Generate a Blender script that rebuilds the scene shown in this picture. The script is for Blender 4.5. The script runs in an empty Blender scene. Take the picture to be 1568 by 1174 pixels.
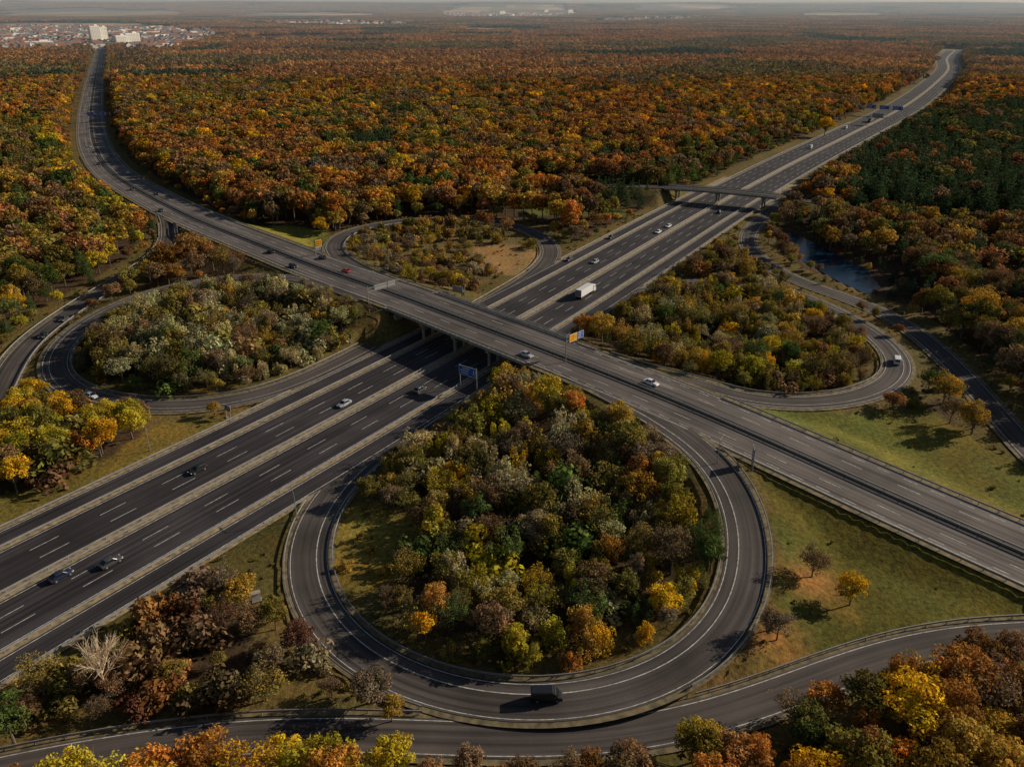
import bpy, math, random
import numpy as np
from mathutils import Vector, Matrix
rng=np.random.default_rng(7); random.seed(7)
# ---------------------------------------------------------------- survey: photo -> ground plan
PW,PH,FP,CX,CY,HOR,CAMH=1568,1174,1231.,784.,587.,3.,100.
PIT=math.atan((CY-HOR)/FP); SP,CP=math.sin(PIT),math.cos(PIT)
def G(u,v,z=0.):
    X=(u-CX)/FP; Y=(v-CY)/FP
    dy=CP-Y*SP; dz=-SP-Y*CP
    t=(CAMH-z)/(-dz)
    return (X*t,dy*t,z)
def poly(pts,z=0.): return np.array([G(u,v,z)[:2] for u,v in pts])
def inpoly(x,y,p):
    c=np.zeros(x.shape,bool); j=len(p)-1
    for i in range(len(p)):
        xi,yi=p[i]; xj,yj=p[j]
        m=((yi>y)!=(yj>y))&(x<(xj-xi)*(y-yi)/((yj-yi)+1e-12)+xi)
        c^=m; j=i
    return c
def vnoise(x,y,sc,seed=0):
    x=np.asarray(x)/sc+seed*17.3; y=np.asarray(y)/sc+seed*9.1
    xi=np.floor(x); yi=np.floor(y); fx=x-xi; fy=y-yi
    fx=fx*fx*(3-2*fx); fy=fy*fy*(3-2*fy)
    def h(a,b):
        s=np.sin(a*127.1+b*311.7+seed*74.7)*43758.5453
        return s-np.floor(s)
    return (h(xi,yi)*(1-fx)+h(xi+1,yi)*fx)*(1-fy)+(h(xi,yi+1)*(1-fx)+h(xi+1,yi+1)*fx)*fy
scene=bpy.context.scene
COL=scene.collection
# ---------------------------------------------------------------- materials
def newmat(n):
    m=bpy.data.materials.new(n); m.use_nodes=True; nt=m.node_tree
    b=nt.nodes['Principled BSDF']; return m,nt,b
def N(nt,t,**k):
    n=nt.nodes.new(t)
    for a,v in k.items(): setattr(n,a,v)
    return n
def simple(n,c,rough=.7,metal=0.,var=.0,scale=2.):
    m,nt,b=newmat(n)
    b.inputs['Base Color'].default_value=(*c,1); b.inputs['Roughness'].default_value=rough; b.inputs['Metallic'].default_value=metal
    if var>0:
        geo=N(nt,'ShaderNodeNewGeometry'); no=N(nt,'ShaderNodeTexNoise'); no.inputs['Scale'].default_value=scale; no.inputs['Detail'].default_value=4
        nt.links.new(geo.outputs['Position'],no.inputs['Vector'])
        mr=N(nt,'ShaderNodeMapRange'); mr.inputs[1].default_value=.3; mr.inputs[2].default_value=.7; mr.inputs[3].default_value=1-var; mr.inputs[4].default_value=1+var
        nt.links.new(no.outputs['Fac'],mr.inputs[0])
        mx=N(nt,'ShaderNodeVectorMath',operation='SCALE'); mx.inputs[0].default_value=c
        nt.links.new(mr.outputs[0],mx.inputs['Scale']); nt.links.new(mx.outputs[0],b.inputs['Base Color'])
    return m
def asphalt(n,c,lane=3.75,off=0.):
    m,nt,b=newmat(n); L=nt.links
    uv=N(nt,'ShaderNodeUVMap'); sep=N(nt,'ShaderNodeSeparateXYZ'); L.new(uv.outputs[0],sep.inputs[0])
    cmb=N(nt,'ShaderNodeCombineXYZ')
    mu=N(nt,'ShaderNodeMath',operation='MULTIPLY'); mu.inputs[1].default_value=1.1; L.new(sep.outputs[0],mu.inputs[0])
    mv=N(nt,'ShaderNodeMath',operation='MULTIPLY'); mv.inputs[1].default_value=.012; L.new(sep.outputs[1],mv.inputs[0])
    L.new(mu.outputs[0],cmb.inputs[0]); L.new(mv.outputs[0],cmb.inputs[1])
    n1=N(nt,'ShaderNodeTexNoise'); n1.inputs['Scale'].default_value=1; n1.inputs['Detail'].default_value=3; L.new(cmb.outputs[0],n1.inputs['Vector'])
    geo=N(nt,'ShaderNodeNewGeometry')
    n2=N(nt,'ShaderNodeTexNoise'); n2.inputs['Scale'].default_value=.06; n2.inputs['Detail'].default_value=5; L.new(geo.outputs['Position'],n2.inputs['Vector'])
    n3=N(nt,'ShaderNodeTexNoise'); n3.inputs['Scale'].default_value=3.; n3.inputs['Detail'].default_value=2; L.new(geo.outputs['Position'],n3.inputs['Vector'])
    a=N(nt,'ShaderNodeMath',operation='MULTIPLY_ADD'); a.inputs[1].default_value=2.6; a.inputs[2].default_value=-.3; L.new(n1.outputs[0],a.inputs[0])
    a2=N(nt,'ShaderNodeMath',operation='MULTIPLY_ADD'); a2.inputs[1].default_value=1.8; a2.inputs[2].default_value=.1; L.new(n2.outputs[0],a2.inputs[0])
    a3=N(nt,'ShaderNodeMath',operation='MULTIPLY_ADD'); a3.inputs[1].default_value=.4; a3.inputs[2].default_value=.8; L.new(n3.outputs[0],a3.inputs[0])
    p=N(nt,'ShaderNodeMath',operation='MULTIPLY'); L.new(a.outputs[0],p.inputs[0]); L.new(a2.outputs[0],p.inputs[1])
    p2=N(nt,'ShaderNodeMath',operation='MULTIPLY'); L.new(p.outputs[0],p2.inputs[0]); L.new(a3.outputs[0],p2.inputs[1])
    s=N(nt,'ShaderNodeVectorMath',operation='SCALE'); s.inputs[0].default_value=c; L.new(p2.outputs[0],s.inputs['Scale'])
    L.new(s.outputs[0],b.inputs['Base Color']); b.inputs['Roughness'].default_value=.8
    b.inputs['Specular IOR Level'].default_value=.2
    return m
M={}
M['asA']=asphalt('motorway_asphalt',(.04,.035,.037))
M['asB']=asphalt('crossroad_asphalt',(.115,.098,.09))
M['asR']=asphalt('ramp_asphalt',(.072,.06,.055))
M['paint']=simple('road_paint',(.42,.41,.38),.6,0,.5,1.2)
M['gravel']=simple('dry_verge',(.26,.195,.11),.9,0,.5,.8)
M['gravel2']=simple('mossy_verge',(.14,.108,.054),.9,0,.6,.7)
M['median']=simple('dark_median',(.022,.018,.014),.9,0,.4,.8)  # near-black tone for the strip along the median
M['conc']=simple('weathered_concrete',(.28,.25,.21),.85,0,.25,.6)
M['steel']=simple('galvanised_steel',(.28,.27,.26),.55,.3,.2,.5)
M['bark']=simple('bark',(.13,.10,.07),.9,0,.3,3)
M['pbark']=simple('pale_bark',(.62,.48,.32),.9,0,.2,3)
def leafmat():
    m=bpy.data.materials.new('foliage'); m.use_nodes=True; nt=m.node_tree; L=nt.links
    nt.nodes.clear(); out=N(nt,'ShaderNodeOutputMaterial')
    t=N(nt,'ShaderNodeAttribute',attribute_type='INSTANCER',attribute_name='tint')
    v=N(nt,'ShaderNodeAttribute',attribute_type='GEOMETRY',attribute_name='lv')
    x=N(nt,'ShaderNodeVectorMath',operation='MULTIPLY'); L.new(t.outputs['Color'],x.inputs[0]); L.new(v.outputs['Color'],x.inputs[1])
    d=N(nt,'ShaderNodeBsdfDiffuse'); tr=N(nt,'ShaderNodeBsdfTranslucent'); mx=N(nt,'ShaderNodeMixShader'); mx.inputs[0].default_value=.27
    L.new(x.outputs[0],d.inputs[0]); L.new(x.outputs[0],tr.inputs[0]); L.new(d.outputs[0],mx.inputs[1]); L.new(tr.outputs[0],mx.inputs[2]); L.new(mx.outputs[0],out.inputs[0])
    return m
M['leaf']=leafmat()
# ---------------------------------------------------------------- mesh helper
class MB:
    def __init__(s): s.v=[]; s.f=[]; s.m=[]; s.uv=[]; s.n=0
    def add(s,v,f,mi=0,uv=None):
        v=np.asarray(v,float); f=[tuple(int(i)+s.n for i in q) for q in f]
        s.v.append(v); s.f+=f; s.m+=[mi]*len(f); s.n+=len(v)
        s.uv.append(np.asarray(uv,float) if uv is not None else np.zeros((len(v),2)))
    def box(s,c,size,rot=0.,mi=0,taper=1.):
        hx,hy,hz=[a/2 for a in size]; P=[]
        for z,k in ((-hz,1),(hz,taper)):
            for x,y in ((-hx,-hy),(hx,-hy),(hx,hy),(-hx,hy)):
                x2,y2=x*k,y*k
                P.append((c[0]+x2*math.cos(rot)-y2*math.sin(rot),c[1]+x2*math.sin(rot)+y2*math.cos(rot),c[2]+z))
        s.add(P,[(0,3,2,1),(4,5,6,7),(0,1,5,4),(1,2,6,5),(2,3,7,6),(3,0,4,7)],mi)
    def cyl(s,p0,p1,r0,r1,n=8,mi=0,caps=True):
        p0=np.array(p0,float); p1=np.array(p1,float); d=p1-p0; d/=np.linalg.norm(d)+1e-9
        a=np.cross(d,(0,0,1.) if abs(d[2])<.9 else (1.,0,0)); a/=np.linalg.norm(a); b=np.cross(d,a)
        V=[]
        for p,r in ((p0,r0),(p1,r1)):
            for i in range(n):
                t=2*math.pi*i/n; V.append(p+r*(a*math.cos(t)+b*math.sin(t)))
        Fc=[(i,(i+1)%n,n+(i+1)%n,n+i) for i in range(n)]
        if caps: Fc+=[tuple(range(n))[::-1],tuple(range(n,2*n))]
        s.add(V,Fc,mi)
    def obj(s,name,mats,link=True,parent=None):
        me=bpy.data.meshes.new(name); V=np.concatenate(s.v) if s.v else np.zeros((0,3))
        me.from_pydata(V.tolist(),[],s.f)
        for m in mats: me.materials.append(m)
        me.polygons.foreach_set('material_index',s.m)
        uvv=np.concatenate(s.uv); ul=me.uv_layers.new(name='UVMap')
        li=np.zeros(len(me.loops),np.int32); me.loops.foreach_get('vertex_index',li)
        ul.data.foreach_set('uv',uvv[li].astype(np.float32).ravel())
        me.update()
        o=bpy.data.objects.new(name,me)
        if link: COL.objects.link(o)
        if parent: o.parent=parent
        return o
# ---------------------------------------------------------------- roads
def catmull(P,step):
    P=np.array(P,float); P=np.vstack([2*P[0]-P[1],P,2*P[-1]-P[-2]]); out=[]
    for i in range(1,len(P)-2):
        p0,p1,p2,p3=P[i-1:i+3]
        a=np.linalg.norm(p1-p0)**.5+1e-6; b=np.linalg.norm(p2-p1)**.5+1e-6; c=np.linalg.norm(p3-p2)**.5+1e-6
        m1=b*((p1-p0)/a-(p2-p0)/(a+b)+(p2-p1)/b); m2=b*((p2-p1)/b-(p3-p1)/(b+c)+(p3-p2)/c)
        n=max(4,int(np.linalg.norm(p2-p1)/1.0))
        t=np.linspace(0,1,n,endpoint=False)[:,None]
        out.append((2*t**3-3*t**2+1)*p1+(t**3-2*t**2+t)*m1+(-2*t**3+3*t**2)*p2+(t**3-t**2)*m2)
    out=np.vstack(out+[P[-2:-1]])
    def res(q,st):
        s=np.r_[0,np.cumsum(np.linalg.norm(np.diff(q[:,:2],axis=0),axis=1))]
        n=max(8,int(s[-1]/st)); ss=np.linspace(0,s[-1],n)
        return np.stack([np.interp(ss,s,q[:,k]) for k in range(3)],1)
    out=res(out,step)
    for _ in range(60):
        out[1:-1]=.5*out[1:-1]+.25*(out[:-2]+out[2:])
    return res(out,step)
R={}
def finish(r):
    P=r['P']; T=np.gradient(P[:,:2],axis=0); T/=np.linalg.norm(T,axis=1)[:,None]+1e-9
    r['T']=T; r['N']=np.stack([T[:,1],-T[:,0]],1)
    r['S']=np.r_[0,np.cumsum(np.linalg.norm(np.diff(P[:,:2],axis=0),axis=1))]
def road(k,ctrl,hw,step=2.2,name='road'):
    R[k]=dict(P=catmull(ctrl,step),hw=hw,name=name,k=k); finish(R[k])
A0=[(-215,-60,0),(-175,0,0),(-135.5,58.5,0),(-95.1,118.2,0),(-58.8,171,0),(-23.4,224,0),(1.5,261.5,0),(48,336,0),(99.9,420,0)]
road('A',A0+[G(1210,252),G(1300,207),G(1385,163),G(1432,128),G(1452,106),G(1450,90),G(1462,78)],21.7,2.6)
def bl(t,z): return (21.4-.7071*t,207.5+.7071*t,z)
road('B',[bl(-220,0),bl(-170,.6),bl(-112,2),bl(-75,4),bl(-40,6.2),bl(0,7),bl(45,7.1),bl(90,7),bl(134,6),(-109,341,5),G(300,335,3),G(232,301,1.5),G(175,266),G(147,228),G(139,185),G(143,135),G(150,98),G(153,80),G(150,66)],10.8,2.6)
road('SE',[G(720,590),G(655,632),(G(600,672)),G(552,708),G(505,752),G(472,805),G(462,865),G(475,928),G(520,990),G(600,1040),G(702,1075),G(820,1086,.5),G(940,1073,1),G(1040,1037,1.5),G(1107,983,2),G(1143,920,2.5),G(1152,850,3.5),G(1142,780,4.5),G(1118,727,5.3),G(1078,684,6),G(1020,645,6.5),G(950,608,6.9),G(890,580,7)],4.0)
road('NE',[G(900,541,7),G(950,560,6.6),G(1010,581,6),G(1075,600,5),G(1140,613,4),G(1210,620,3),G(1280,617,2),G(1342,602,1.5),G(1378,580,1),G(1383,555,.5),G(1360,525),G(1310,492),G(1250,462),G(1190,440),G(1120,430),G(1050,432),G(980,447),G(915,474),G(872,500)],3.8)
road('N',[G(600,432,7),G(555,413,6.5),G(520,395,6),G(507,378,5),G(520,361,4),G(555,348,3),G(615,338,2),G(690,334,1),G(760,339,.5),G(812,353),G(842,372),G(846,391),G(828,413),G(790,438),G(748,462),G(700,492)],3.8)
road('W',[G(560,457,7),G(500,434,6.5),G(430,423,5.5),G(350,425,4.5),G(270,437,3.5),G(190,462,2.5),G(120,500,1.5),G(82,540,1),G(76,570,.5),G(104,600),G(170,619),G(260,625),G(340,620),G(420,601),G(500,565),G(570,529)],3.8)
road('WO',[G(190,283,.5),G(230,308,1),G(257,340,.5),G(254,378),G(215,412),G(150,450),G(85,492),G(35,532),G(8,575),G(-12,620),G(-70,700),G(-180,830)],3.6)
road('S',[G(1750,975),G(1568,966),G(1450,978),G(1340,1003),G(1240,1045),G(1130,1088),G(1010,1122),G(880,1136),G(740,1133),G(600,1124),G(450,1120),G(300,1130),G(150,1152),G(0,1180),G(-200,1230)],3.5)
road('NO',[G(1215,292),G(1180,322),G(1152,348),G(1143,372),G(1172,404),G(1235,436),G(1305,458),G(1370,485),G(1430,530),G(1490,590),G(1540,650),G(1600,715,.5),G(1700,800,1)],3.5)
f0=np.array(G(1040,287,6.6)); f1=np.array(G(1196,301,6.6)); fd=(f1-f0)/np.linalg.norm(f1-f0)
road('F',[f0-fd*90-np.array([0,0,6.6]),f0-fd*45-np.array([0,0,3.2]),f0,f1,f1+fd*45-np.array([0,0,3.2]),f1+fd*90-np.array([0,0,6.6])],4.2)
def query(xy,r):
    xy=np.asarray(xy,np.float32); P=r['P'][:,:2].astype(np.float32); n=len(xy)
    d=np.empty(n,np.float32); ix=np.empty(n,np.int64)
    for i in range(0,n,6000):
        q=xy[i:i+6000]; D=(q[:,0:1]-P[None,:,0])**2+(q[:,1:2]-P[None,:,1])**2
        j=D.argmin(1); ix[i:i+6000]=j; d[i:i+6000]=D[np.arange(len(q)),j]
    return np.sqrt(d),ix
for k in ('SE','NE','N','W','WO','NO','S'):
    r=R[k]; P=r['P']
    for m in ('A','B'):
        d,ix=query(P[:,:2],R[m]); zm=R[m]['P'][ix,2]
        w=np.clip((d-R[m]['hw'])/9.,0,1); w=w*w*(3-2*w)
        ok=np.abs(P[:,2]-zm)<3.2
        P[:,2]=np.where(ok,(zm-.05)*(1-w)+P[:,2]*w,P[:,2])
    for _ in range(6): P[1:-1,2]=.5*P[1:-1,2]+.25*(P[:-2,2]+P[2:,2])
    finish(r)
def inside_other(xyz,ex,pad,mains=None):
    m=np.zeros(len(xyz),bool)
    for k,r in R.items():
        if k==ex or (mains and k not in mains): continue
        d,ix=query(xyz[:,:2],r); z=r['P'][ix,2]
        endc=(ix>0)&(ix<len(r['P'])-1)
        m|=(d<r['hw']+pad)&(np.abs(z-xyz[:,2])<2.2)&endc
    return m
def at(r,s,off):
    P=np.stack([np.interp(s,r['S'],r['P'][:,k]) for k in range(3)],1)
    Nn=np.stack([np.interp(s,r['S'],r['N'][:,k]) for k in range(2)],1)
    Q=P.copy(); Q[:,0]+=Nn[:,0]*off; Q[:,1]+=Nn[:,1]*off; return Q
def strip(mb,r,a,b,dz,mi=0,s0=None,s1=None,dash=None,keep=None,nx=1):
    L=r['S'][-1]; s0=0 if s0 is None else s0; s1=L if s1 is None else s1
    if dash:
        on,per=dash; segs=[(s,min(s+on,s1)) for s in np.arange(s0,s1,per)]
    else: segs=[(s0,s1)]
    allseg=[np.linspace(x,y,max(2,int((y-x)/2.5)+1)) for x,y in segs]
    S=np.concatenate(allseg)
    rows=[at(r,S,o) for o in np.linspace(a,b,nx+1)]
    for q in rows: q[:,2]+=dz
    kp=np.ones(len(S),bool) if keep is None else keep(.5*(rows[0]+rows[-1]))
    V=np.stack(rows,1).reshape(-1,3)
    UV=np.stack([np.stack([np.full(len(S),o),S],1) for o in np.linspace(a,b,nx+1)],1).reshape(-1,2)
    Fc=[]; base=0; w=nx+1
    for sg in allseg:
        for i in range(len(sg)-1):
            k0=base+i
            if kp[k0] and kp[k0+1]:
                for j in range(nx):
                    Fc.append((k0*w+j,k0*w+j+1,(k0+1)*w+j+1,(k0+1)*w+j))
        base+=len(sg)
    mb.add(V,Fc,mi,UV)
def rail(mb,r,off,keep=None,s0=0,s1=None,h0=.45,h1=.8,mi=0,posts=True,th=.07,ps=4.):
    s1=r['S'][-1] if s1 is None else s1
    S=np.arange(s0,s1,2.5)
    if len(S)<2: return
    ins=at(r,S,off); kp=np.ones(len(S),bool) if keep is None else keep(ins)
    a=at(r,S,off-th); b=at(r,S,off+th); V=[]
    for q,h in ((a,h0),(b,h0),(b,h1),(a,h1)):
        q=q.copy(); q[:,2]+=h; V.append(q)
    V=np.stack(V,1).reshape(-1,3); Fc=[]
    for i in range(len(S)-1):
        if kp[i] and kp[i+1]:
            for j in range(4):
                k=(j+1)%4; Fc.append((i*4+j,i*4+k,(i+1)*4+k,(i+1)*4+j))
    mb.add(V,Fc,mi)
    if posts:
        S=np.arange(s0,s1,ps); q=at(r,S,off); kp=np.ones(len(S),bool) if keep is None else keep(q)
        for p,o in zip(q,kp):
            if o: mb.box((p[0],p[1],p[2]+h1/2-.1),(.12,.12,h1+.15),0,mi)
def sat(r,yy):
    i=np.argmin(np.abs(r['P'][:,1]-yy)); return r['S'][i]
A,B=R['A'],R['B']
sFB=sat(A,470)
mats=[M['asA'],M['asB'],M['asR'],M['paint'],M['gravel'],M['gravel2'],M['median']]
mb=MB()
strip(mb,A,-23.,23.,-.07,4,s1=sFB+40)
strip(mb,A,-21.7,21.7,0.,0,s1=sFB,nx=4)
strip(mb,A,-17.6,17.6,-.005,0,s0=sFB-2,nx=4)
strip(mb,A,-19.6,19.6,-.08,5,s0=sFB-2)
strip(mb,A,-1.3,1.3,.035,4)
for sg in (-1,1):
    a,b=sorted((sg*14.4,sg*16.0)); strip(mb,A,a,b,.035,4,s1=sFB)
    for o in (1.8,13.9,16.5,21.2): strip(mb,A,sg*o-.1,sg*o+.1,.012,3,s1=sFB)
    for o in (5.8,9.8): strip(mb,A,sg*o-.09,sg*o+.09,.012,3,dash=(6,15))
    for o in (1.9,17.0): strip(mb,A,sg*o-.15,sg*o+.15,.014,3,s0=sFB)
    strip(mb,A,sg*13.7-.12,sg*13.7+.12,.012,3,s0=sFB,dash=(6,12))
mb.obj('motorway_road',mats)
mb=MB()
dA,_=query(B['P'][:,:2],A); spB=B['S'][dA<33]; b0,b1=spB.min(),spB.max()
sB2=B['S'][np.argmin(np.abs(B['P'][:,1]-470))]
strip(mb,B,-12.2,12.2,-.07,5,s0=0,s1=b0); strip(mb,B,-12.2,12.2,-.07,5,s0=b1)
strip(mb,B,-10.8,10.8,0,1,nx=4)
strip(mb,B,-1.1,1.1,.035,6)
for sg in (-1,1):
    for o in (1.6,9.9): strip(mb,B,sg*o-.1,sg*o+.1,.012,3)
    strip(mb,B,sg*5.5-.09,sg*5.5+.09,.012,3,dash=(5,13))
    strip(mb,B,sg*8.9-.09,sg*8.9+.09,.012,3,s1=b0,dash=(3,6))
mb.obj('dual_carriageway_road',mats)
for k in ('SE','NE','N','W','WO','S','NO','F'):
    r=R[k]; mb=MB(); hw=r['hw']; mains=('A','B')
    km=lambda q:~inside_other(q,k,.2,mains)
    if k!='F':
        strip(mb,r,-hw-1.1,hw+1.1,-.08,5,keep=lambda q:~inside_other(q,k,1.0,mains))
        strip(mb,r,-hw,hw,-.01,2,nx=2)
        for o in (-hw+.45,hw-.45): strip(mb,r,o-.08,o+.08,.012,3,keep=km)
        if k=='SE': strip(mb,r,-1.5-.1,-1.5+.1,.012,3,s0=50,keep=km)
        if k in('NE','W'): strip(mb,r,hw-2.3,hw-2.15,.012,3,keep=km)
    else:
        strip(mb,r,-hw,hw,0,2)
    mb.obj('slip_road' if k!='F' else 'minor_road',mats)
mb=MB()
for o in (-.75,.75,-15.2,15.2,-22.4,22.4):
    kp=(lambda q:~inside_other(q,'A',.6,('SE','NE','N','W','WO','NO','S'))) if abs(o)>20 else None
    rail(mb,A,o,kp,s1=sFB)
for o in (-.75,.75,-18.4,18.4): rail(mb,A,o,None,s0=sFB,s1=sFB+350,ps=8)
mb.obj('motorway_guardrail',[M['steel']])
mb=MB()
for o in (-.65,.65,-11.4,11.4):
    kp=(lambda q:~inside_other(q,'B',.6,('SE','NE','N','W','WO','NO','S'))) if abs(o)>5 else None
    if abs(o)>5: rail(mb,B,o,kp,s1=b0); rail(mb,B,o,kp,s0=b1,s1=sB2+150)
    else: rail(mb,B,o,None,s1=sB2+150)
mb.obj('carriageway_guardrail',[M['steel']])
for k,sides in (('SE',(-1,1)),('NE',(-1,)),('N',(1,)),('W',(-1,)),('WO',(-1,1)),('S',(1,))):
    mb=MB(); r=R[k]
    for sd in sides: rail(mb,r,sd*(r['hw']+.7),lambda q:~inside_other(q,k,.9))
    mb.obj('ramp_guardrail',[M['steel']])
# ---------------------------------------------------------------- flyover bridge
br=bpy.data.objects.new('motorway_overpass_bridge',None); COL.objects.link(br)
def deck(r,hw,s0,s1,th,parent,name):
    mb=MB(); S=np.arange(s0,s1,2.); V=[]
    prof=[(-hw-1,-.02),(-hw-1,-.5),(-hw+.4,-th),(hw-.4,-th),(hw+1,-.5),(hw+1,-.02)]
    for o,z in prof:
        q=at(r,S,o); q[:,2]+=z; V.append(q)
    V=np.stack(V,1).reshape(-1,3); n=len(prof)
    Fc=[(i*n+j,i*n+(j+1)%n,(i+1)*n+(j+1)%n,(i+1)*n+j) for i in range(len(S)-1) for j in range(n)]
    Fc+=[tuple(range(n)),tuple(range((len(S)-1)*n,len(S)*n))[::-1]]
    mb.add(V,Fc,0)
    mb.obj(name,[M['conc']],parent=parent)
    mb=MB()
    for sg in (-1,1):
        rail(mb,r,sg*(hw+.72),None,s0,s1,h0=-.02,h1=.22,posts=False,th=.27)
    mb.obj('kerb_beam',[M['conc']],parent=parent)
    mb=MB()
    for sg in (-1,1):
        rail(mb,r,sg*(hw+.8),None,s0,s1,h0=1.1,h1=1.2,th=.05,ps=2.); rail(mb,r,sg*(hw+.8),None,s0,s1,h0=.65,h1=.7,th=.03,posts=False)
        rail(mb,r,sg*(hw+.3),None,s0,s1)
    mb.obj('railing',[M['steel']],parent=parent)
deck(B,10.8,b0-1,b1+1,1.5,br,'deck')
mb=MB()
def piers(mb,r,hw,offs,th,ncol):
    d,ix=query(r['P'][:,:2],A)
    sgn=np.sum((r['P'][:,:2]-A['P'][ix,:2])*A['N'][ix],1)
    for o in offs:
        i=np.argmin(np.abs(sgn-o)); p=r['P'][i]; t=A['T'][ix[i]]; ang=math.atan2(t[1],t[0])
        zt=p[2]-th
        if abs(o)>25:
            mb.box((p[0],p[1],zt/2+1.0),(2*hw+1.6,1.,zt-2.02),ang)
            continue
        for l in np.linspace(-hw+1.2,hw-1.2,ncol):
            mb.cyl((p[0]+t[0]*l,p[1]+t[1]*l,-.1),(p[0]+t[0]*l,p[1]+t[1]*l,zt-.78),.5,.5,14)
        mb.box((p[0],p[1],zt-.4),(2*hw,1.2,.77),ang)
piers(mb,B,10.6,(-29,-15.2,0,15.2,29),1.5,5)
mb.obj('piers',[M['conc']],parent=br)
fb=bpy.data.objects.new('minor_road_bridge',None); COL.objects.link(fb)
F_=R['F']; dAf,_=query(F_['P'][:,:2],A); sf=F_['S'][dAf<31]
deck(F_,4.2,sf.min(),sf.max(),1.1,fb,'deck')
mb=MB(); piers(mb,F_,3.6,(-22.5,0,22.5),1.1,2); mb.obj('piers',[M['conc']],parent=fb)
# ---------------------------------------------------------------- terrain
def grow(a,e,g,st):
    out=[]; x=a
    while abs(x)<abs(e): st*=g; x+=st*(1 if e>a else -1); out.append(x)
    return out
xs=np.arange(-250,361,2.); xs=np.r_[sorted(grow(-250,-14000,1.07,2)),xs,grow(360,14000,1.07,2)]
ys=np.arange(30,481,2.); ys=np.r_[sorted(grow(30,-600,1.15,2)),ys,grow(480,17000,1.035,2)]
POND=poly([(1192,352),(1228,362),(1275,385),(1325,412),(1348,438),(1330,450),(1285,430),(1235,402),(1200,380)])
def terrain_h(x,y):
    n=len(x); h=np.zeros(n); xy=np.stack([x,y],1); fp=np.full(n,1e9)
    for k,r in R.items():
        d,ix=query(xy,r); z=r['P'][ix,2]
        h=np.maximum(h,z-.3-.3*np.maximum(0,d-r['hw']-2.))
        ins=d<r['hw']+2.2
        if k in('B','F'):
            dA,_=query(xy,R['A']); ins&=dA>32
        fp=np.where(ins,np.minimum(fp,z-.3),fp)
    h=np.where(fp<1e8,fp,h)
    dA,_=query(xy,R['A'])
    h=np.where(dA<60,np.minimum(h,np.maximum(0,(dA-23.5)*.75)),h)
    h=np.where(dA<23.6,-.3,h)
    pin=inpoly(x,y,POND); h=np.where(pin,-1.2,h)
    return h
def hills(x,y):
    far=np.clip((y-7500)/5500,0,1); far=far*far*(3-2*far)
    return far*(62+70*vnoise(x,y,2600,3)+25*vnoise(x,y,900,4)-45*np.clip(x/3000,0,1))
X,Y=np.meshgrid(xs,ys); x=X.ravel(); y=Y.ravel()
h=np.zeros(len(x)); near=(y<2200)&(np.abs(x)<1500)
h[near]=terrain_h(x[near],y[near]); h+=hills(x,y)
GR={ 
 'g1':(poly([(1110,640),(1180,632),(1290,636),(1380,622),(1410,610),(1500,665),(1568,705),(1700,790),(1700,880),(1568,806),(1350,720)],1.5),(.11,.115,.022)),
 'g2':(poly([(1150,735),(1250,778),(1600,915),(1700,960),(1568,958),(1400,965),(1290,1000),(1180,1048),(1080,1075),(1180,980),(1192,850),(1170,770)],1.0),(.085,.093,.018)),
 'g3':(poly([(-60,800),(0,758),(60,745),(160,705),(245,645),(330,640),(430,612),(0,830)]),(.115,.1,.024)),
 'g4':(poly([(362,344),(440,338),(505,350),(500,386),(455,384),(400,366)],2.),(.15,.165,.03)),
 'g5':(poly([(440,770),(432,900),(400,925),(330,890),(240,935),(60,1045),(-40,1080),(-40,1060)]),(.08,.072,.021)),
 'g6':(poly([(725,374),(800,374),(835,394),(800,425),(735,412)]),(.22,.165,.07)),
 'g7':(poly([(790,312),(960,318),(960,332),(800,330)]),(.08,.095,.02)),
 'g9':(poly([(640,1092),(820,1118),(1000,1090),(1120,1030),(1180,1045),(1080,1095),(900,1118),(700,1114)]),(.11,.09,.026)),
 'g10':(poly([(500,780),(560,770),(640,790),(640,850),(600,900),(520,915),(500,860)]),(.17,.15,.032)),
}
ZN=poly([(520,385),(560,355),(690,340),(800,360),(840,385),(800,425),(730,460),(640,445),(570,420)],1)
cov=np.zeros((len(x),4),np.float32); cov[:,3]=1
cov[:,:3]=(.06,.042,.024)
nn=vnoise(x,y,14,1)[:,None]
dmin=np.full(len(x),1e9)
idn=np.where(near)[0]
for k,r in R.items():
    d,ix=query(np.stack([x[idn],y[idn]],1),r); dmin[idn]=np.minimum(dmin[idn],d-r['hw'])
zn_=inpoly(x,y,ZN); cov[zn_,:3]=(.14,.11,.045)
vg=(dmin<9); cov[vg,:3]=((1-nn)*np.array((.08,.072,.022))+nn*np.array((.14,.108,.038)))[vg]
n40=vnoise(x,y,26,31)[:,None]; n6=vnoise(x,y,5,32)[:,None]
for k,(p,c) in GR.items():
    m=inpoly(x,y,p); cov[m,:3]=(np.array(c)*(.75+.5*nn)*(1+(n40-.4)*np.array((.6,.15,0.)))*(.8+.4*n6))[m]
for (u,v,rad,c) in ((1240,888,7,(.26,.14,.045)),(1180,985,8,(.26,.14,.045)),(1300,930,4,(.2,.14,.03)),(370,925,6,(.15,.11,.03)),(1110,1040,7,(.18,.11,.04))):
    g=G(u,v,1); d=np.hypot(x-g[0],y-g[1]); w=np.clip(1.3-d/rad,0,1)[:,None]*(.3+.7*vnoise(x,y,2.5,5)[:,None]); cov[:,:3]=cov[:,:3]*(1-w)+np.array(c)*w
ff=(y>1900)
c1=vnoise(x*1.3,y*1.1,330,8); c2=vnoise(x,y,900,9)
fc=np.where(c1[:,None]>.68,(.36,.27,.17),np.where(c1[:,None]>.52,(.17,.17,.08),np.where(c1[:,None]>.36,(.22,.155,.09),(.11,.07,.045))))
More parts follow.
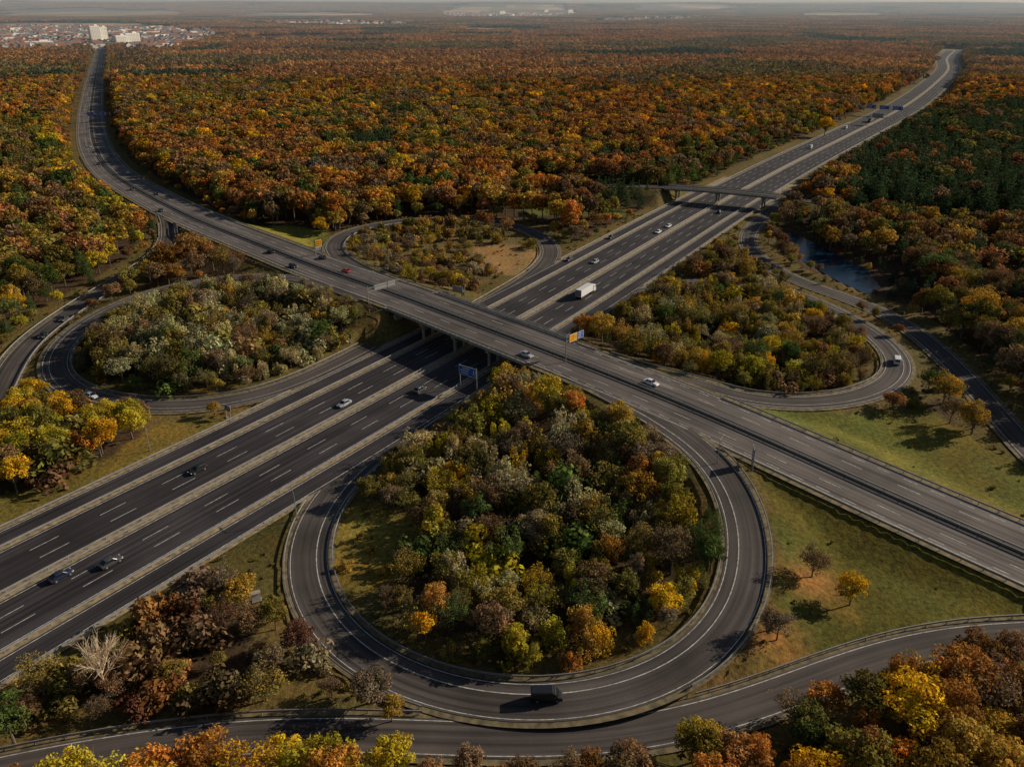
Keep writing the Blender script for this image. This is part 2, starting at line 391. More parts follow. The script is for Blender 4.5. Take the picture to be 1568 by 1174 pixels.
fc=np.where((y[:,None]>8500)&(c2[:,None]>.3),(.11,.08,.06),fc)
cov[ff,:3]=fc[ff]
me=bpy.data.meshes.new('ground'); ny,nx=X.shape
idx=np.arange(nx*ny).reshape(ny,nx)
q=np.stack([idx[:-1,:-1],idx[:-1,1:],idx[1:,1:],idx[1:,:-1]],-1).reshape(-1,4)
me.vertices.add(len(x)); me.vertices.foreach_set('co',np.stack([x,y,h-.05],1).astype(np.float32).ravel())
me.loops.add(q.size); me.loops.foreach_set('vertex_index',q.ravel().astype(np.int32))
me.polygons.add(len(q)); me.polygons.foreach_set('loop_start',np.arange(0,q.size,4,dtype=np.int32))
me.update(calc_edges=True); me.polygons.foreach_set('use_smooth',np.ones(len(q),bool))
at_=me.attributes.new('cover','FLOAT_COLOR','POINT'); at_.data.foreach_set('color',cov.ravel())
m,nt,b=newmat('ground_cover'); L=nt.links
a=N(nt,'ShaderNodeAttribute',attribute_name='cover'); geo=N(nt,'ShaderNodeNewGeometry')
n1=N(nt,'ShaderNodeTexNoise'); n1.inputs['Scale'].default_value=.9; n1.inputs['Detail'].default_value=6; n1.inputs['Roughness'].default_value=.7
n2=N(nt,'ShaderNodeTexNoise'); n2.inputs['Scale'].default_value=.09; n2.inputs['Detail'].default_value=5
L.new(geo.outputs['Position'],n1.inputs['Vector']); L.new(geo.outputs['Position'],n2.inputs['Vector'])
r1=N(nt,'ShaderNodeMapRange'); r1.inputs[1].default_value=.3; r1.inputs[2].default_value=.7; r1.inputs[3].default_value=.4; r1.inputs[4].default_value=1.6; L.new(n1.outputs[0],r1.inputs[0])
r2=N(nt,'ShaderNodeMapRange'); r2.inputs[1].default_value=.35; r2.inputs[2].default_value=.65; r2.inputs[3].default_value=.0; r2.inputs[4].default_value=1; L.new(n2.outputs[0],r2.inputs[0])
s=N(nt,'ShaderNodeVectorMath',operation='SCALE'); L.new(a.outputs['Color'],s.inputs[0]); L.new(r1.outputs[0],s.inputs['Scale'])
t=N(nt,'ShaderNodeVectorMath',operation='MULTIPLY'); t.inputs[1].default_value=(1.3,1.02,.9); L.new(s.outputs[0],t.inputs[0])
mx=N(nt,'ShaderNodeMix',data_type='RGBA'); L.new(r2.outputs[0],mx.inputs[0]); L.new(s.outputs[0],mx.inputs[6]); L.new(t.outputs[0],mx.inputs[7])
L.new(mx.outputs[2],b.inputs['Base Color']); b.inputs['Roughness'].default_value=.95; b.inputs['Specular IOR Level'].default_value=.1
bm_=N(nt,'ShaderNodeBump'); bm_.inputs['Strength'].default_value=.7; bm_.inputs['Distance'].default_value=.4; L.new(n1.outputs[0],bm_.inputs['Height']); L.new(bm_.outputs[0],b.inputs['Normal'])
me.materials.append(m); go=bpy.data.objects.new('ground',me); COL.objects.link(go)
mw,nt,b=newmat('pond_water'); b.inputs['Base Color'].default_value=(.006,.022,.045,1); b.inputs['Roughness'].default_value=.2; b.inputs['IOR'].default_value=1.33; b.inputs['Specular IOR Level'].default_value=.3
no=N(nt,'ShaderNodeTexNoise'); no.inputs['Scale'].default_value=300; bp=N(nt,'ShaderNodeBump'); bp.inputs['Strength'].default_value=.1; nt.links.new(no.outputs[0],bp.inputs['Height']); nt.links.new(bp.outputs[0],b.inputs['Normal'])
mb=MB(); c=POND.mean(0); Q=[(c[0]+(p[0]-c[0])*1.02,c[1]+(p[1]-c[1])*1.02,-.25) for p in POND]
mb.add(Q,[tuple(range(len(Q)))]); mb.obj('water',[mw])
# ---------------------------------------------------------------- tree prototypes
def unit(n):
    v=rng.normal(size=(n,3)); return v/np.linalg.norm(v,axis=1)[:,None]
class Tree:
    def __init__(s): s.mb=MB(); s.L=[]; s.C=[]
    def tube(s,p0,p1,r0,r1,n=5): s.mb.cyl(p0,p1,r0,r1,n,0,False)
    def clump(s,c,rad,n,size,var=(1,1,1),out=.9,aspect=.6):
        d=unit(n); rr=(.5+.5*rng.random(n)**.5)[:,None]; p=np.array(c)+d*rr*np.array(rad)
        nm=d*out+unit(n)*.8+np.array((0,0,.25)); nm/=np.linalg.norm(nm,axis=1)[:,None]
        t=np.cross(nm,unit(n)); t/=np.linalg.norm(t,axis=1)[:,None]+1e-9; b=np.cross(nm,t)
        sz=(size*(.6+.8*rng.random(n)))[:,None]
        q=np.stack([p-t*sz,p-b*sz*aspect,p+t*sz,p+b*sz*aspect],1)
        s.L.append(q.reshape(-1,3))
        br=(.72+.56*rng.random(n))[:,None]*np.array(var)
        s.C.append(np.repeat(br,4,0))
    def make(s,name,bark):
        nb=s.mb.n
        if s.L:
            V=np.concatenate(s.L); n=len(V)//4
            s.mb.add(V,np.arange(n*4).reshape(-1,4),1)
        o=s.mb.obj(name,[bark,M['leaf']],link=False); me=o.data
        c=np.ones((s.mb.n,4),np.float32); 
        if s.L: c[nb:,:3]=np.concatenate(s.C)
        a=me.attributes.new('lv','FLOAT_COLOR','POINT'); a.data.foreach_set('color',c.ravel())
        return o
def cvar(a=.3,h=.12):
    b=1+a*(2*random.random()-1); return (b*(1+h*(2*random.random()-1)),b,b*(1+h*(2*random.random()-1)))
def broad(lod):
    t=Tree(); n,lp,sz=((38,78,.26),(28,26,.54))[lod]
    R0=random.uniform(3.9,4.8); ax=random.uniform(.85,1.15)
    t.tube((0,0,-.3),(.1,.1,4.2),.28,.2,6)
    lean=np.array([random.uniform(-.8,.8),random.uniform(-.8,.8),0])
    for i in range(n):
        z=1-1.5*(i+.5)/n; ph=i*2.39996+random.uniform(-.4,.4); rr=math.sqrt(max(0,1-z*z))
        k=random.uniform(.45,.95)
        c=np.array([rr*math.cos(ph)*R0*k*ax,rr*math.sin(ph)*R0*k/ax,7.2+z*4.1*k])+lean
        cr=random.uniform(.8,1.7)
        if not lod or i%3==0: t.tube((.1,.1,random.uniform(2.6,5.2)),c,.1,.03,4 if lod==0 else 3)
        t.clump(c,(cr,cr,cr*random.uniform(.7,1)),int(lp*cr/1.2),sz,cvar(.38))
    return t,12.
def willow(lod):
    t=Tree(); n,lp,sz=((22,100,.2),(16,32,.44))[lod]
    for i in range(n):
        ph=random.uniform(0,6.28); r=random.uniform(.2,3.1); z=random.uniform(3.2,7.4)-r*.45
        c=(r*math.cos(ph),r*math.sin(ph),z)
        t.tube((.25*r*math.cos(ph),.25*r*math.sin(ph),-.3),(c[0],c[1],z+1.4),.1,.03,4)
        w=random.uniform(.5,.95)
        t.clump(c,(w,w,random.uniform(1.3,2.4)),int(lp*random.uniform(.5,1.2)),sz,cvar(.32,.1),.7)
    for i in range(6):
        ph=i+random.random(); t.clump((1.9*math.cos(ph),1.9*math.sin(ph),1.8),(1.2,1.2,1.4),int(lp*.8),sz,cvar(.3))
    return t,9.
def twig(lod,dens=1.,leafs=True):
    t=Tree(); t.tube((0,0,-.3),(0,0,3.),.17,.12,6)
    nl=14
    for i in range(nl):
        ph=i*2.4+random.random(); el=random.uniform(.5,1.35); ln=random.uniform(2.6,4.4)
        s0=np.array([0,0,random.uniform(1.6,3.4)]); d=np.array([math.cos(ph)*math.cos(el),math.sin(ph)*math.cos(el),math.sin(el)])
        e=s0+d*ln; t.tube(s0,e,.075,.025,4)
        for j in range(int((14,5)[lod]*dens)):
            k=random.uniform(.3,1); p=s0+d*ln*k; d2=d*.7+unit(1)[0]*.8; d2[2]+=.35; d2/=np.linalg.norm(d2)
            l2=random.uniform(.8,1.9)*(1.2-.5*k); e2=p+d2*l2; t.tube(p,e2,.028*(1+lod),.01,3)
            if leafs and random.random()<.7: t.clump(e2,(.5,.5,.5),(10,5)[lod],(.14,.3)[lod],cvar(.35))
            if not lod:
                for q in range(2):
                    d3=d2+unit(1)[0]*.8; t.tube(p+d2*l2*.6,p+d2*l2*.6+d3*.7,.014,.006,3)
    if leafs:
        for i in range(9): 
            ph=i*.9; t.clump((1.6*math.cos(ph),1.6*math.sin(ph),random.uniform(3,5.8)),(1.3,1.3,1.2),(65,24)[lod],(.16,.36)[lod],cvar(.3))
    return t,7.6
def pine(lod):
    t=Tree(); t.tube((0,0,-.3),(0,0,12),.22,.05,6)
    Lr=(11,8)[lod]
    for i in range(Lr):
        f=i/(Lr-1); z=3.2+9.2*f; rad=(2.6*(1-f)**.75+.4)*random.uniform(.85,1.1); m=max(1,int((7,5)[lod]*(1-f)+1))
        for j in range(m):
            ph=6.283*j/m+i*.9+random.uniform(-.3,.3); rr=rad*.62
            c=(rr*math.cos(ph),rr*math.sin(ph),z+random.uniform(-.3,.3)-.15*rad)
            if lod==0: t.tube((0,0,z),c,.05,.02,3)
            w=rad*.45+.28
            t.clump(c,(w,w,.5+.15*w),int((52,20)[lod]*(.4+w*.6)),(.22,.47)[lod],cvar(.22,.08),.7,.4)
    return t,12.8
def shrub(lod):
    t=Tree()
    for i in range((11,6)[lod]):
        ph=random.uniform(0,6.28); r=random.uniform(0,1.5); c=(r*math.cos(ph),r*math.sin(ph),random.uniform(.5,1.9)-r*.3)
        t.tube((0,0,-.2),c,.05,.02,3); w=random.uniform(.5,.9)
        t.clump(c,(w,w,w*.9),(60,20)[lod],(.18,.38)[lod],cvar(.35))
    return t,2.6
PROT=bpy.data.collections.new('tree_kinds'); NATH={}; IDX={}; POBJ={}
i=0
for lod in (0,1):
    for kind,fn,cnt in (('broad',broad,6),('willow',willow,4),('twig',twig,3),('pine',pine,4),('shrub',shrub,4)):
        IDX[(kind,lod)]=[]
        for c in range(cnt):
            t,nh=fn(lod); o=t.make('t%02d_%s'%(i,kind),M['bark']); PROT.objects.link(o); NATH[i]=nh; IDX[(kind,lod)].append(i); POBJ[i]=o; i+=1
PATCH=bpy.data.collections.new('canopy_kinds')
for c in range(5):
    t=Tree()
    for gx in np.arange(-33,33,9.):
        for gy in np.arange(-33,33,9.):
            x0=gx+random.uniform(0,9); y0=gy+random.uniform(0,9); hh=random.uniform(10.5,16.5); rr=random.uniform(3.8,5.8)
            v=cvar(.42,.2)  # crown brightness varied to put shadow texture into the canopy colour
            t.clump((x0,y0,hh-3.6),(rr,rr,3.9),46,1.3,v,1.4,.8)
    t.clump((0,0,7),(34,34,.8),180,3.2,(.5,.5,.5),.1,.9)  # fill below the crowns, tint halved: shade between them is in the colour
    PATCH.objects.link(t.make('c%02d'%c,M['bark']))
def scatter(name,P,rot,scl,idx,tint,coll):
    me=bpy.data.meshes.new(name); n=len(P); me.vertices.add(n); me.vertices.foreach_set('co',np.asarray(P,np.float32).ravel())
    def at(nm,ty,arr,key):
        a=me.attributes.new(nm,ty,'POINT'); a.data.foreach_set(key,arr)
    at('rt','FLOAT_VECTOR',np.asarray(rot,np.float32).ravel(),'vector'); at('sc','FLOAT_VECTOR',np.asarray(scl,np.float32).ravel(),'vector')
    at('ix','INT',np.asarray(idx,np.int32),'value')
    t4=np.ones((n,4),np.float32); t4[:,:3]=tint; at('tint','FLOAT_COLOR',t4.ravel(),'color')
    o=bpy.data.objects.new(name,me); COL.objects.link(o)
    ng=bpy.data.node_groups.new(name,'GeometryNodeTree')
    ng.interface.new_socket('Geometry',in_out='INPUT',socket_type='NodeSocketGeometry'); ng.interface.new_socket('Geometry',in_out='OUTPUT',socket_type='NodeSocketGeometry')
    gi=ng.nodes.new('NodeGroupInput'); go=ng.nodes.new('NodeGroupOutput'); ip=ng.nodes.new('GeometryNodeInstanceOnPoints'); ci=ng.nodes.new('GeometryNodeCollectionInfo')
    ci.inputs['Collection'].default_value=coll; ci.inputs['Separate Children'].default_value=True; ci.inputs['Reset Children'].default_value=True
    ip.inputs['Pick Instance'].default_value=True
    ng.links.new(gi.outputs[0],ip.inputs['Points']); ng.links.new(ci.outputs[0],ip.inputs['Instance'])
    for nm,ty,sk in (('rt','FLOAT_VECTOR','Rotation'),('sc','FLOAT_VECTOR','Scale'),('ix','INT','Instance Index')):
        na=ng.nodes.new('GeometryNodeInputNamedAttribute'); na.data_type=ty; na.inputs['Name'].default_value=nm
        ng.links.new(na.outputs[0],ip.inputs[sk])
    ng.links.new(ip.outputs[0],go.inputs[0])
    md=o.modifiers.new('scatter','NODES'); md.node_group=ng
    return o
# ---------------------------------------------------------------- planting
C=dict(orange=(.44,.2,.04),rust=(.29,.14,.05),brown=(.22,.14,.068),gold=(.6,.36,.022),olive=(.23,.185,.042),green=(.095,.13,.033),
 pale=(.42,.37,.17),pine=(.06,.09,.038),red=(.15,.065,.036),grey=(.24,.185,.115),yg=(.4,.32,.03),ochre=(.4,.255,.045))
Z=[
 ('se',poly([(590,690),(700,610),(760,575),(860,585),(960,630),(1060,685),(1105,760),(1120,850),(1100,930),(1040,1005),(930,1045),(820,1055),(700,1045),(600,1010),(530,955),(495,880),(500,800),(540,730)],1)),
 ('w',poly([(100,560),(120,515),(250,450),(380,430),(480,440),(570,475),(600,500),(480,560),(330,615),(180,612)],1)),
 ('n',ZN),
 ('ne',poly([(860,510),(920,470),(1050,380),(1140,385),(1250,460),(1370,530),(1370,580),(1280,612),(1150,605),(1000,570)],1)),
 ('ul',poly([(-60,640),(0,610),(60,600),(230,635),(240,680),(150,715),(0,770),(-80,790)])),
 ('pineR',poly([(1290,250),(1400,185),(1568,165),(1800,170),(1800,420),(1568,370),(1400,345),(1300,330)])),
 ('pineS',poly([(930,300),(1010,262),(1230,185),(1275,190),(1180,250),(1040,305)])),
 ('left',poly([(-300,230),(60,190),(120,240),(200,310),(240,380),(150,440),(0,540),(-300,600)])),
 ('br',poly([(1568,980),(1350,1015),(1200,1075),(1050,1125),(1000,1500),(2000,1500),(2000,970)])),
 ('b',poly([(1000,1130),(850,1150),(650,1145),(100,1160),(-300,1200),(-300,1600),(1000,1600)])),
 ('bl',poly([(-200,1090),(40,1040),(240,935),(330,890),(440,920),(500,1000),(620,1070),(620,1115),(300,1120),(100,1150),(-200,1200)])),
 ('rr',poly([(1180,330),(1300,330),(1568,380),(1800,430),(1800,780),(1568,690),(1480,570),(1400,490),(1260,440)])),
]
NOTREE=[GR[k][0] for k in ('g1','g2','g3','g4','g5','g6','g7','g9')]+[POND]
def cand(sp,x0,x1,y0,y1):
    gx,gy=np.meshgrid(np.arange(x0,x1,sp),np.arange(y0,y1,sp)); gx=gx.ravel(); gy=gy.ravel()
    return gx+rng.uniform(-.48,.48,len(gx))*sp, gy+rng.uniform(-.48,.48,len(gy))*sp
cx1,cy1=cand(4.9,-420,480,35,470)
cx2,cy2=cand(7.8,-1000,1050,35,1150)
px=np.r_[cx1,cx2]; py=np.r_[cy1,cy2]; fine=np.r_[np.ones(len(cx1),bool),np.zeros(len(cx2),bool)]
k=(np.abs(px)<.70*py+75); px,py,fine=px[k],py[k],fine[k]
zone=np.full(len(px),-1)
for i,(nm,p) in enumerate(Z):
    m=inpoly(px,py,p)&(zone<0); zone[m]=i
names=[z[0] for z in Z]
finez=[names.index(n) for n in ('se','w','n','ne','ul','bl','b','br')]
isf=np.isin(zone,finez); k=(isf==fine)
for p in NOTREE: k&=~inpoly(px,py,p)
px,py,zone=px[k],py[k],zone[k]
xy=np.stack([px,py],1); dm=np.full(len(px),1e9)
for kk,r in R.items():
    d,_=query(xy,r); dm=np.minimum(dm,d-r['hw']-(3 if kk in('A','B') else 0))
k=dm>2.6; px,py,zone,dm=px[k],py[k],zone[k],dm[k]
th=terrain_h(px,py)
n1=vnoise(px,py,150,11); n2=vnoise(px,py,40,12); n3=vnoise(px,py,18,13); n4=vnoise(px,py,90,14)
inG10=inpoly(px,py,GR['g10'][0])
# low trees only where the camera-side bank of the pond and the pond itself are close
pc=POND.mean(0); dpond=np.min([np.hypot(px-(POND[i]*(1-t)+POND[(i+1)%len(POND)]*t)[0],py-(POND[i]*(1-t)+POND[(i+1)%len(POND)]*t)[1]) for i in range(len(POND)) for t in (0,.33,.66)],axis=0)
inPC=inpoly(px,py,poly([(1030,770),(1120,760),(1118,900),(1070,930),(1040,860)],1))
out={}
def ch(*a):
    t=random.random()*sum(w for _,w in a)
    for v,w in a:
        t-=w
        if t<=0: return v
    return a[-1][0]
for i in range(len(px)):
    z=names[zone[i]] if zone[i]>=0 else 'f'; dist=math.hypot(px[i],py[i]); lod=0 if dist<360 else 1
    e=dm[i]; kind='broad'; a,b,c,d=n1[i],n2[i],n3[i],n4[i]; grp='autumn_forest'; wk=1.
    if z=='se':
        if random.random()<.12 or (c<.25 and random.random()<.35): continue
        if inG10[i]:
            if random.random()<.6: continue
            kind='shrub'; hgt=random.uniform(1.2,2.6); col=ch(('ochre',2),('olive',2),('grey',1))
        else:
            kind=ch(('willow',3.6+3*(b>.5)),('broad',2.6),('twig',2),('shrub',1.2)); hgt=random.uniform(6,10.8)*(.75+.5*b)
            col=ch(('pale',2.4*(b>.5)+.8),('olive',3.),('yg',2.2*(c>.5)+.3),('grey',1.),('brown',1.8),('ochre',2.4*(c<.5)+.4),('green',.6),('gold',.45),('rust',.6*(a>.5)),('orange',.4))
            if inPC[i] and random.random()<.75: kind='pine'; col='green'
        grp='loop_woodland'
    elif z in('w','ne','n'):
        if random.random()<(.14 if z!='n' else .38): continue
        kind=ch(('willow',4.5),('broad',2.2),('twig',2.),('shrub',1.5)); hgt=random.uniform(6.,11.5)*(.7+.6*b)
        if z=='n': hgt*=.68; col=ch(('brown',2.4),('olive',2),('ochre',2.4),('grey',1.2),('yg',1.2))
        elif z=='w': col=ch(('pale',4.),('olive',3.2),('grey',1.4),('brown',1.2),('green',.7),('ochre',.8))
        else: col=ch(('olive',3.2),('pale',1.),('yg',1.8),('brown',1.8),('ochre',1.7),('green',.7),('gold',.3),('rust',.5))
        grp='loop_woodland'
    elif z=='ul':
        kind=ch(('broad',5),('shrub',1)); hgt=random.uniform(7,10.5); col=ch(('gold',1.8),('yg',3),('orange',1.),('olive',1.8),('brown',1)); grp='roadside_woodland'
        if random.random()<.25: continue
    elif z=='bl':
        if random.random()<.15: continue
        kind=ch(('twig',3),('shrub',3),('broad',2.)); hgt=random.uniform(3.5,7.5)
        col=ch(('brown',4),('red',1.2),('grey',1.),('rust',1.4),('olive',2.)); grp='roadside_woodland'
    elif z=='b':
        if random.random()<.2: continue
        kind=ch(('broad',5),('twig',1)); hgt=random.uniform(9,12.5); col=ch(('gold',2.6),('yg',2),('orange',2.4),('green',.8),('rust',1)) if px[i]<-12 else ch(('brown',3),('rust',2),('olive',2)); grp='roadside_woodland'
        if px[i]>=-14: hgt*=.6
    elif z=='br':
        if random.random()<.25: continue
        kind=ch(('broad',5),('twig',.8),('pine',.3)); hgt=random.uniform(7,11.5); col=ch(('orange',3.6),('rust',2.),('gold',1.4),('green',1.4),('olive',1.8),('brown',1.),('ochre',1)); grp='roadside_woodland'
    elif z=='pineR':
        kind=ch(('pine',12),('broad',1)) if b>.15 else ch(('pine',3),('broad',2)); hgt=random.uniform(12,17); col='pine' if kind=='pine' else ch(('rust',2),('brown',2),('olive',1)); wk=1.35
    elif z=='pineS':
        kind=ch(('pine',3),('broad',2)); hgt=random.uniform(10,15); col='green' if kind=='pine' else ch(('rust',2),('brown',2),('olive',2),('yg',1)); wk=1.2
    elif z=='left':
        kind=ch(('pine',3*(b>.4)+.3),('broad',3),('twig',.8)); hgt=random.uniform(10,15); col='green' if kind=='pine' else ch(('olive',2.6),('rust',1.4),('brown',2),('ochre',1.8),('green',1.4))
        if e<22 and random.random()<.45: kind='broad'; col=ch(('gold',1.5),('yg',2),('ochre',2),('orange',1))
    elif z=='rr':
        kind=ch(('broad',4),('pine',1.6),('twig',1)); hgt=random.uniform(10,15); col=ch(('brown',3.2),('rust',2.),('olive',2.),('green',.8),('ochre',1.4)) if kind!='pine' else 'pine'
    else:
        hgt=random.uniform(11,17)
        v=.45*a+.35*b+.2*c+random.uniform(-.22,.22)
        if d>.8 and b>.45: kind='pine'; col='pine'
        elif d<.2: kind=ch(('twig',2),('broad',2)); col=ch(('brown',3),('grey',2),('rust',1))
        else:
            kind=ch(('broad',9),('twig',.8),('pine',.25))
            col='rust' if v<.36 else ('orange' if v<.54 else ('ochre' if v<.64 else ('brown' if v<.78 else 'olive')))
            if kind=='pine': col='pine'
            if random.random()<.05: col='gold'
            if random.random()<.08: col='olive'
            if random.random()<.03: col='green'
        if py[i]<420 and random.random()<.5: col=ch(('brown',2),('olive',1.6),('rust',1.2),('ochre',1.4))
    hgt=min(hgt,1.0+1.0*e) if z not in('b','br','bl') else min(hgt,3+1.3*e)
    if z=='br' and inG10 is not None and e<5 and random.random()<.3: continue
    if dpond[i]<14: 
        hgt=min(hgt,3.+.35*dpond[i]) if py[i]<pc[1]+.2*(px[i]-pc[0]) or dpond[i]<3 else hgt
        if dpond[i]<2.5: kind='shrub'; hgt=min(hgt,2.)
    if hgt<3.2 and kind!='shrub': kind='shrub'
    if hgt<1.2: hgt=1.2
    ix=random.choice(IDX[(kind,lod)]); s=hgt/NATH[ix]; w=s*wk*random.uniform(.85,1.25)*(1.15 if hgt<8 and kind!='shrub' else 1.)
    cc=np.array(C[col])*random.uniform(.65,1.35)*np.array([random.uniform(.9,1.12),1,random.uniform(.85,1.15)])
    out.setdefault(grp,[]).append((px[i],py[i],th[i]-.1,w,s,ix,*cc))
gx,gy=cand(2.3,-230,260,60,430); k=np.abs(gx)<.70*gy+60; gx,gy=gx[k],gy[k]
d_=np.full(len(gx),1e9); 
for kk,r in R.items():
    q_,_=query(np.stack([gx,gy],1),r); d_=np.minimum(d_,q_-r['hw'])
clean=np.zeros(len(gx),bool)
for kk in('g1','g2','g4','g3'): clean|=inpoly(gx,gy,GR[kk][0])
zn2=inpoly(gx,gy,ZN)
pr=np.where(clean,.03,np.where(d_<9,.32,.05))*(vnoise(gx,gy,9,41)*1.6); pr=np.where(zn2,.16,pr)
k=(d_>1.9)&(rng.random(len(gx))<pr)&~inpoly(gx,gy,POND); gx,gy=gx[k],gy[k]; hz=terrain_h(gx,gy)
for i in range(len(gx)):
    ix=random.choice(IDX[('shrub',1)]); s=random.uniform(.35,1.2)/2.6
    cc=np.array(C[ch(('ochre',1.5),('olive',3),('brown',2.5),('grey',1.5),('green',.6))])*random.uniform(.6,1.)
    out.setdefault('verge_scrub',[]).append((gx[i],gy[i],hz[i]-.05,s*1.2,s,ix,*cc))
for g,L_ in out.items():
    Aa=np.array(L_); n=len(Aa); rot=np.zeros((n,3)); rot[:,2]=rng.uniform(0,6.28,n); rot[:,0]=rng.normal(0,.05,n)
    scatter(g,Aa[:,:3],rot,Aa[:,[3,3,4]],Aa[:,5].astype(int),Aa[:,6:9],PROT); print(g,n)
FIELDS=[poly([(-200,84),(200,83),(300,78),(335,66),(310,48),(260,38),(100,36),(-200,38)]),poly([(345,66),(500,62),(600,61),(640,55),(480,56),(345,59)]),poly([(665,24),(700,28),(780,30),(860,28),(895,22),(860,17),(760,16),(700,18)]),
 poly([(400,40),(520,42),(640,41),(650,36),(540,34),(420,34)]),poly([(900,36),(1000,35),(1100,31),(1080,27),(980,28),(900,30)]),poly([(0,28),(150,29),(300,25),(280,20),(120,19),(0,20)]),poly([(960,20),(1060,21),(1150,18),(1080,16),(980,16)]),poly([(420,84),(520,90),(560,84),(480,80)]),
 poly([(330,28),(450,29),(600,26),(560,21),(400,21)]),poly([(1200,26),(1300,27),(1400,24),(1350,21),(1230,21)]),poly([(680,48),(760,51),(840,50),(860,45),(700,43)])]
gx,gy=np.meshgrid(np.arange(-7400,7400,62.),np.arange(1140,11800,62.)); gx=gx.ravel(); gy=gy.ravel()
gx=gx+rng.uniform(-8,8,len(gx)); gy=gy+rng.uniform(-8,8,len(gy))
k=np.abs(gx)<.62*gy+200
wx=gx+140*(vnoise(gx,gy,300,51)-.5); wy=gy+300*(vnoise(gx,gy,260,52)-.5)*np.clip((gy-1900)/1500,0,1.5)
for p in FIELDS: k&=~inpoly(wx,wy,p)
for kk in('A','B'):
    d,_=query(np.stack([gx,gy],1),R[kk]); k&=d>R[kk]['hw']+38
gx,gy=gx[k],gy[k]; n=len(gx)
a=vnoise(gx,gy*1.5,500,21); b_=vnoise(gx,gy*1.6,170,22)
v=.5*a+.5*b_+rng.uniform(-.1,.1,n)
tint=np.where((v<.4)[:,None],(.32,.155,.06),np.where((v<.55)[:,None],(.4,.205,.065),np.where((v<.66)[:,None],C['brown'],(.2,.15,.055))))
pz=(vnoise(gx,gy,260,25)>.82); tint=np.where(pz[:,None],(.08,.095,.05),tint)
tint=tint*rng.uniform(.8,1.2,(n,1))
rot=np.zeros((n,3)); rot[:,2]=rng.integers(0,4,n)*math.pi/2+rng.normal(0,.1,n)
scatter('distant_forest',np.stack([gx,gy,hills(gx,gy)-.2],1),rot,np.ones((n,3)),rng.integers(0,5,n),tint,PATCH); print('patches',n)
fx,fy=[],[]
for kk in('A','B'):
    r=R[kk]
    for off in (list(range(28,62,8)) if kk=='A' else list(range(18,56,8))):
        for sg in(-1,1):
            S=np.arange(sat(r,1120),r['S'][-1],8.); q=at(r,S,sg*off); fx+=list(q[:,0]+rng.uniform(-2,2,len(S))); fy+=list(q[:,1]+rng.uniform(-2,2,len(S)))
n=len(fx); ix=[random.choice(IDX[('broad',1)]) for _ in range(n)]; tn=np.array([C[ch(('rust',3),('orange',2),('brown',3),('olive',2),('green',1))] for _ in range(n)])
sc=rng.uniform(.8,1.1,(n,1))*np.ones((1,3))
scatter('roadside_tree_row',np.stack([fx,fy,np.zeros(n)],1),np.c_[np.zeros(n),np.zeros(n),rng.uniform(0,6,n)],sc,ix,tn,PROT)
def tree(name,u,v,kind,hgt,col,z=.5,wid=1.):
    g=G(u,v,z); zz=float(terrain_h(np.array([g[0]]),np.array([g[1]]))[0]); ix=random.choice(IDX[(kind,0)])
    o=bpy.data.objects.new(name,POBJ[ix].data); COL.objects.link(o); s=hgt/NATH[ix]
    o.location=(g[0],g[1],zz-.1); o.scale=(s*wid,s*wid,s); o.rotation_euler[2]=random.uniform(0,6); o['tint']=[float(q) for q in C[col]]+[1.0]
for a in (('golden_tree',1302,922,'broad',7.4,'gold'),('bare_tree',1242,888,'twig',7.5,'brown'),('bare_tree',1188,985,'twig',6.5,'grey'),('bare_tree',1172,975,'twig',5,'brown'),
 ('golden_tree',372,928,'broad',8,'ochre'),('bare_tree',350,908,'twig',7,'grey'),('golden_tree',493,360,'broad',9,'gold'),('autumn_tree',520,352,'broad',9,'rust'),('golden_tree',1488,662,'broad',10,'ochre'),('bare_tree',1455,645,'twig',8,'brown'),
 ('green_tree',22,1135,'broad',10,'green'),('golden_tree',215,642,'willow',6.5,'yg'),('golden_tree',1262,208,'broad',17,'gold'),('golden_tree',25,750,'broad',10,'gold'),('green_tree',90,706,'broad',10,'yg'),('green_tree',150,672,'broad',9,'yg'),('golden_tree',120,644,'broad',7,'gold'),
 ('golden_tree',50,645,'broad',8,'orange'),('golden_tree',785,1005,'broad',7,'yg'),('golden_tree',600,1100,'broad',5.5,'ochre'),('shrub',1400,620,'shrub',3,'olive'),('golden_tree',950,690,'broad',10,'ochre'),('green_tree',1085,890,'broad',9,'green'),('green_tree',1090,850,'pine',9,'green')):
    tree(*a)
t,nh=twig(0,1.,False); o=t.make('pale_bare_tree',M['pbark']); COL.objects.link(o); g=G(165,1065); o.location=g; o.scale=(1.4,1.4,1.8); o['tint']=[.4,.35,.25,1.]
# ---------------------------------------------------------------- vehicles
M['glass']=simple('tinted_glass',(.012,.014,.018),.08); M['tyre']=simple('tyre_rubber',(.015,.015,.015),.85); M['headl']=simple('headlamp_lens',(.7,.7,.65),.2); M['taill']=simple('tail_lamp',(.35,.01,.01),.3)
paints={}
def paint(c):
    if c not in paints:
        m,nt,b=newmat('car_paint'); b.inputs['Base Color'].default_value=(*c,1); b.inputs['Roughness'].default_value=.35; b.inputs['Coat Weight'].default_value=.6; paints[c]=m
    return paints[c]
def loft(mb,st,mi,cap=True):
    n=len(st[0][1]); V=[(x,y,z) for x,ring in st for y,z in ring]
    F_=[(i*n+j,i*n+(j+1)%n,(i+1)*n+(j+1)%n,(i+1)*n+j) for i in range(len(st)-1) for j in range(n)]
    if cap: F_+=[tuple(range(n))[::-1],tuple(range((len(st)-1)*n,len(st)*n))]
    mb.add(V,F_,mi)
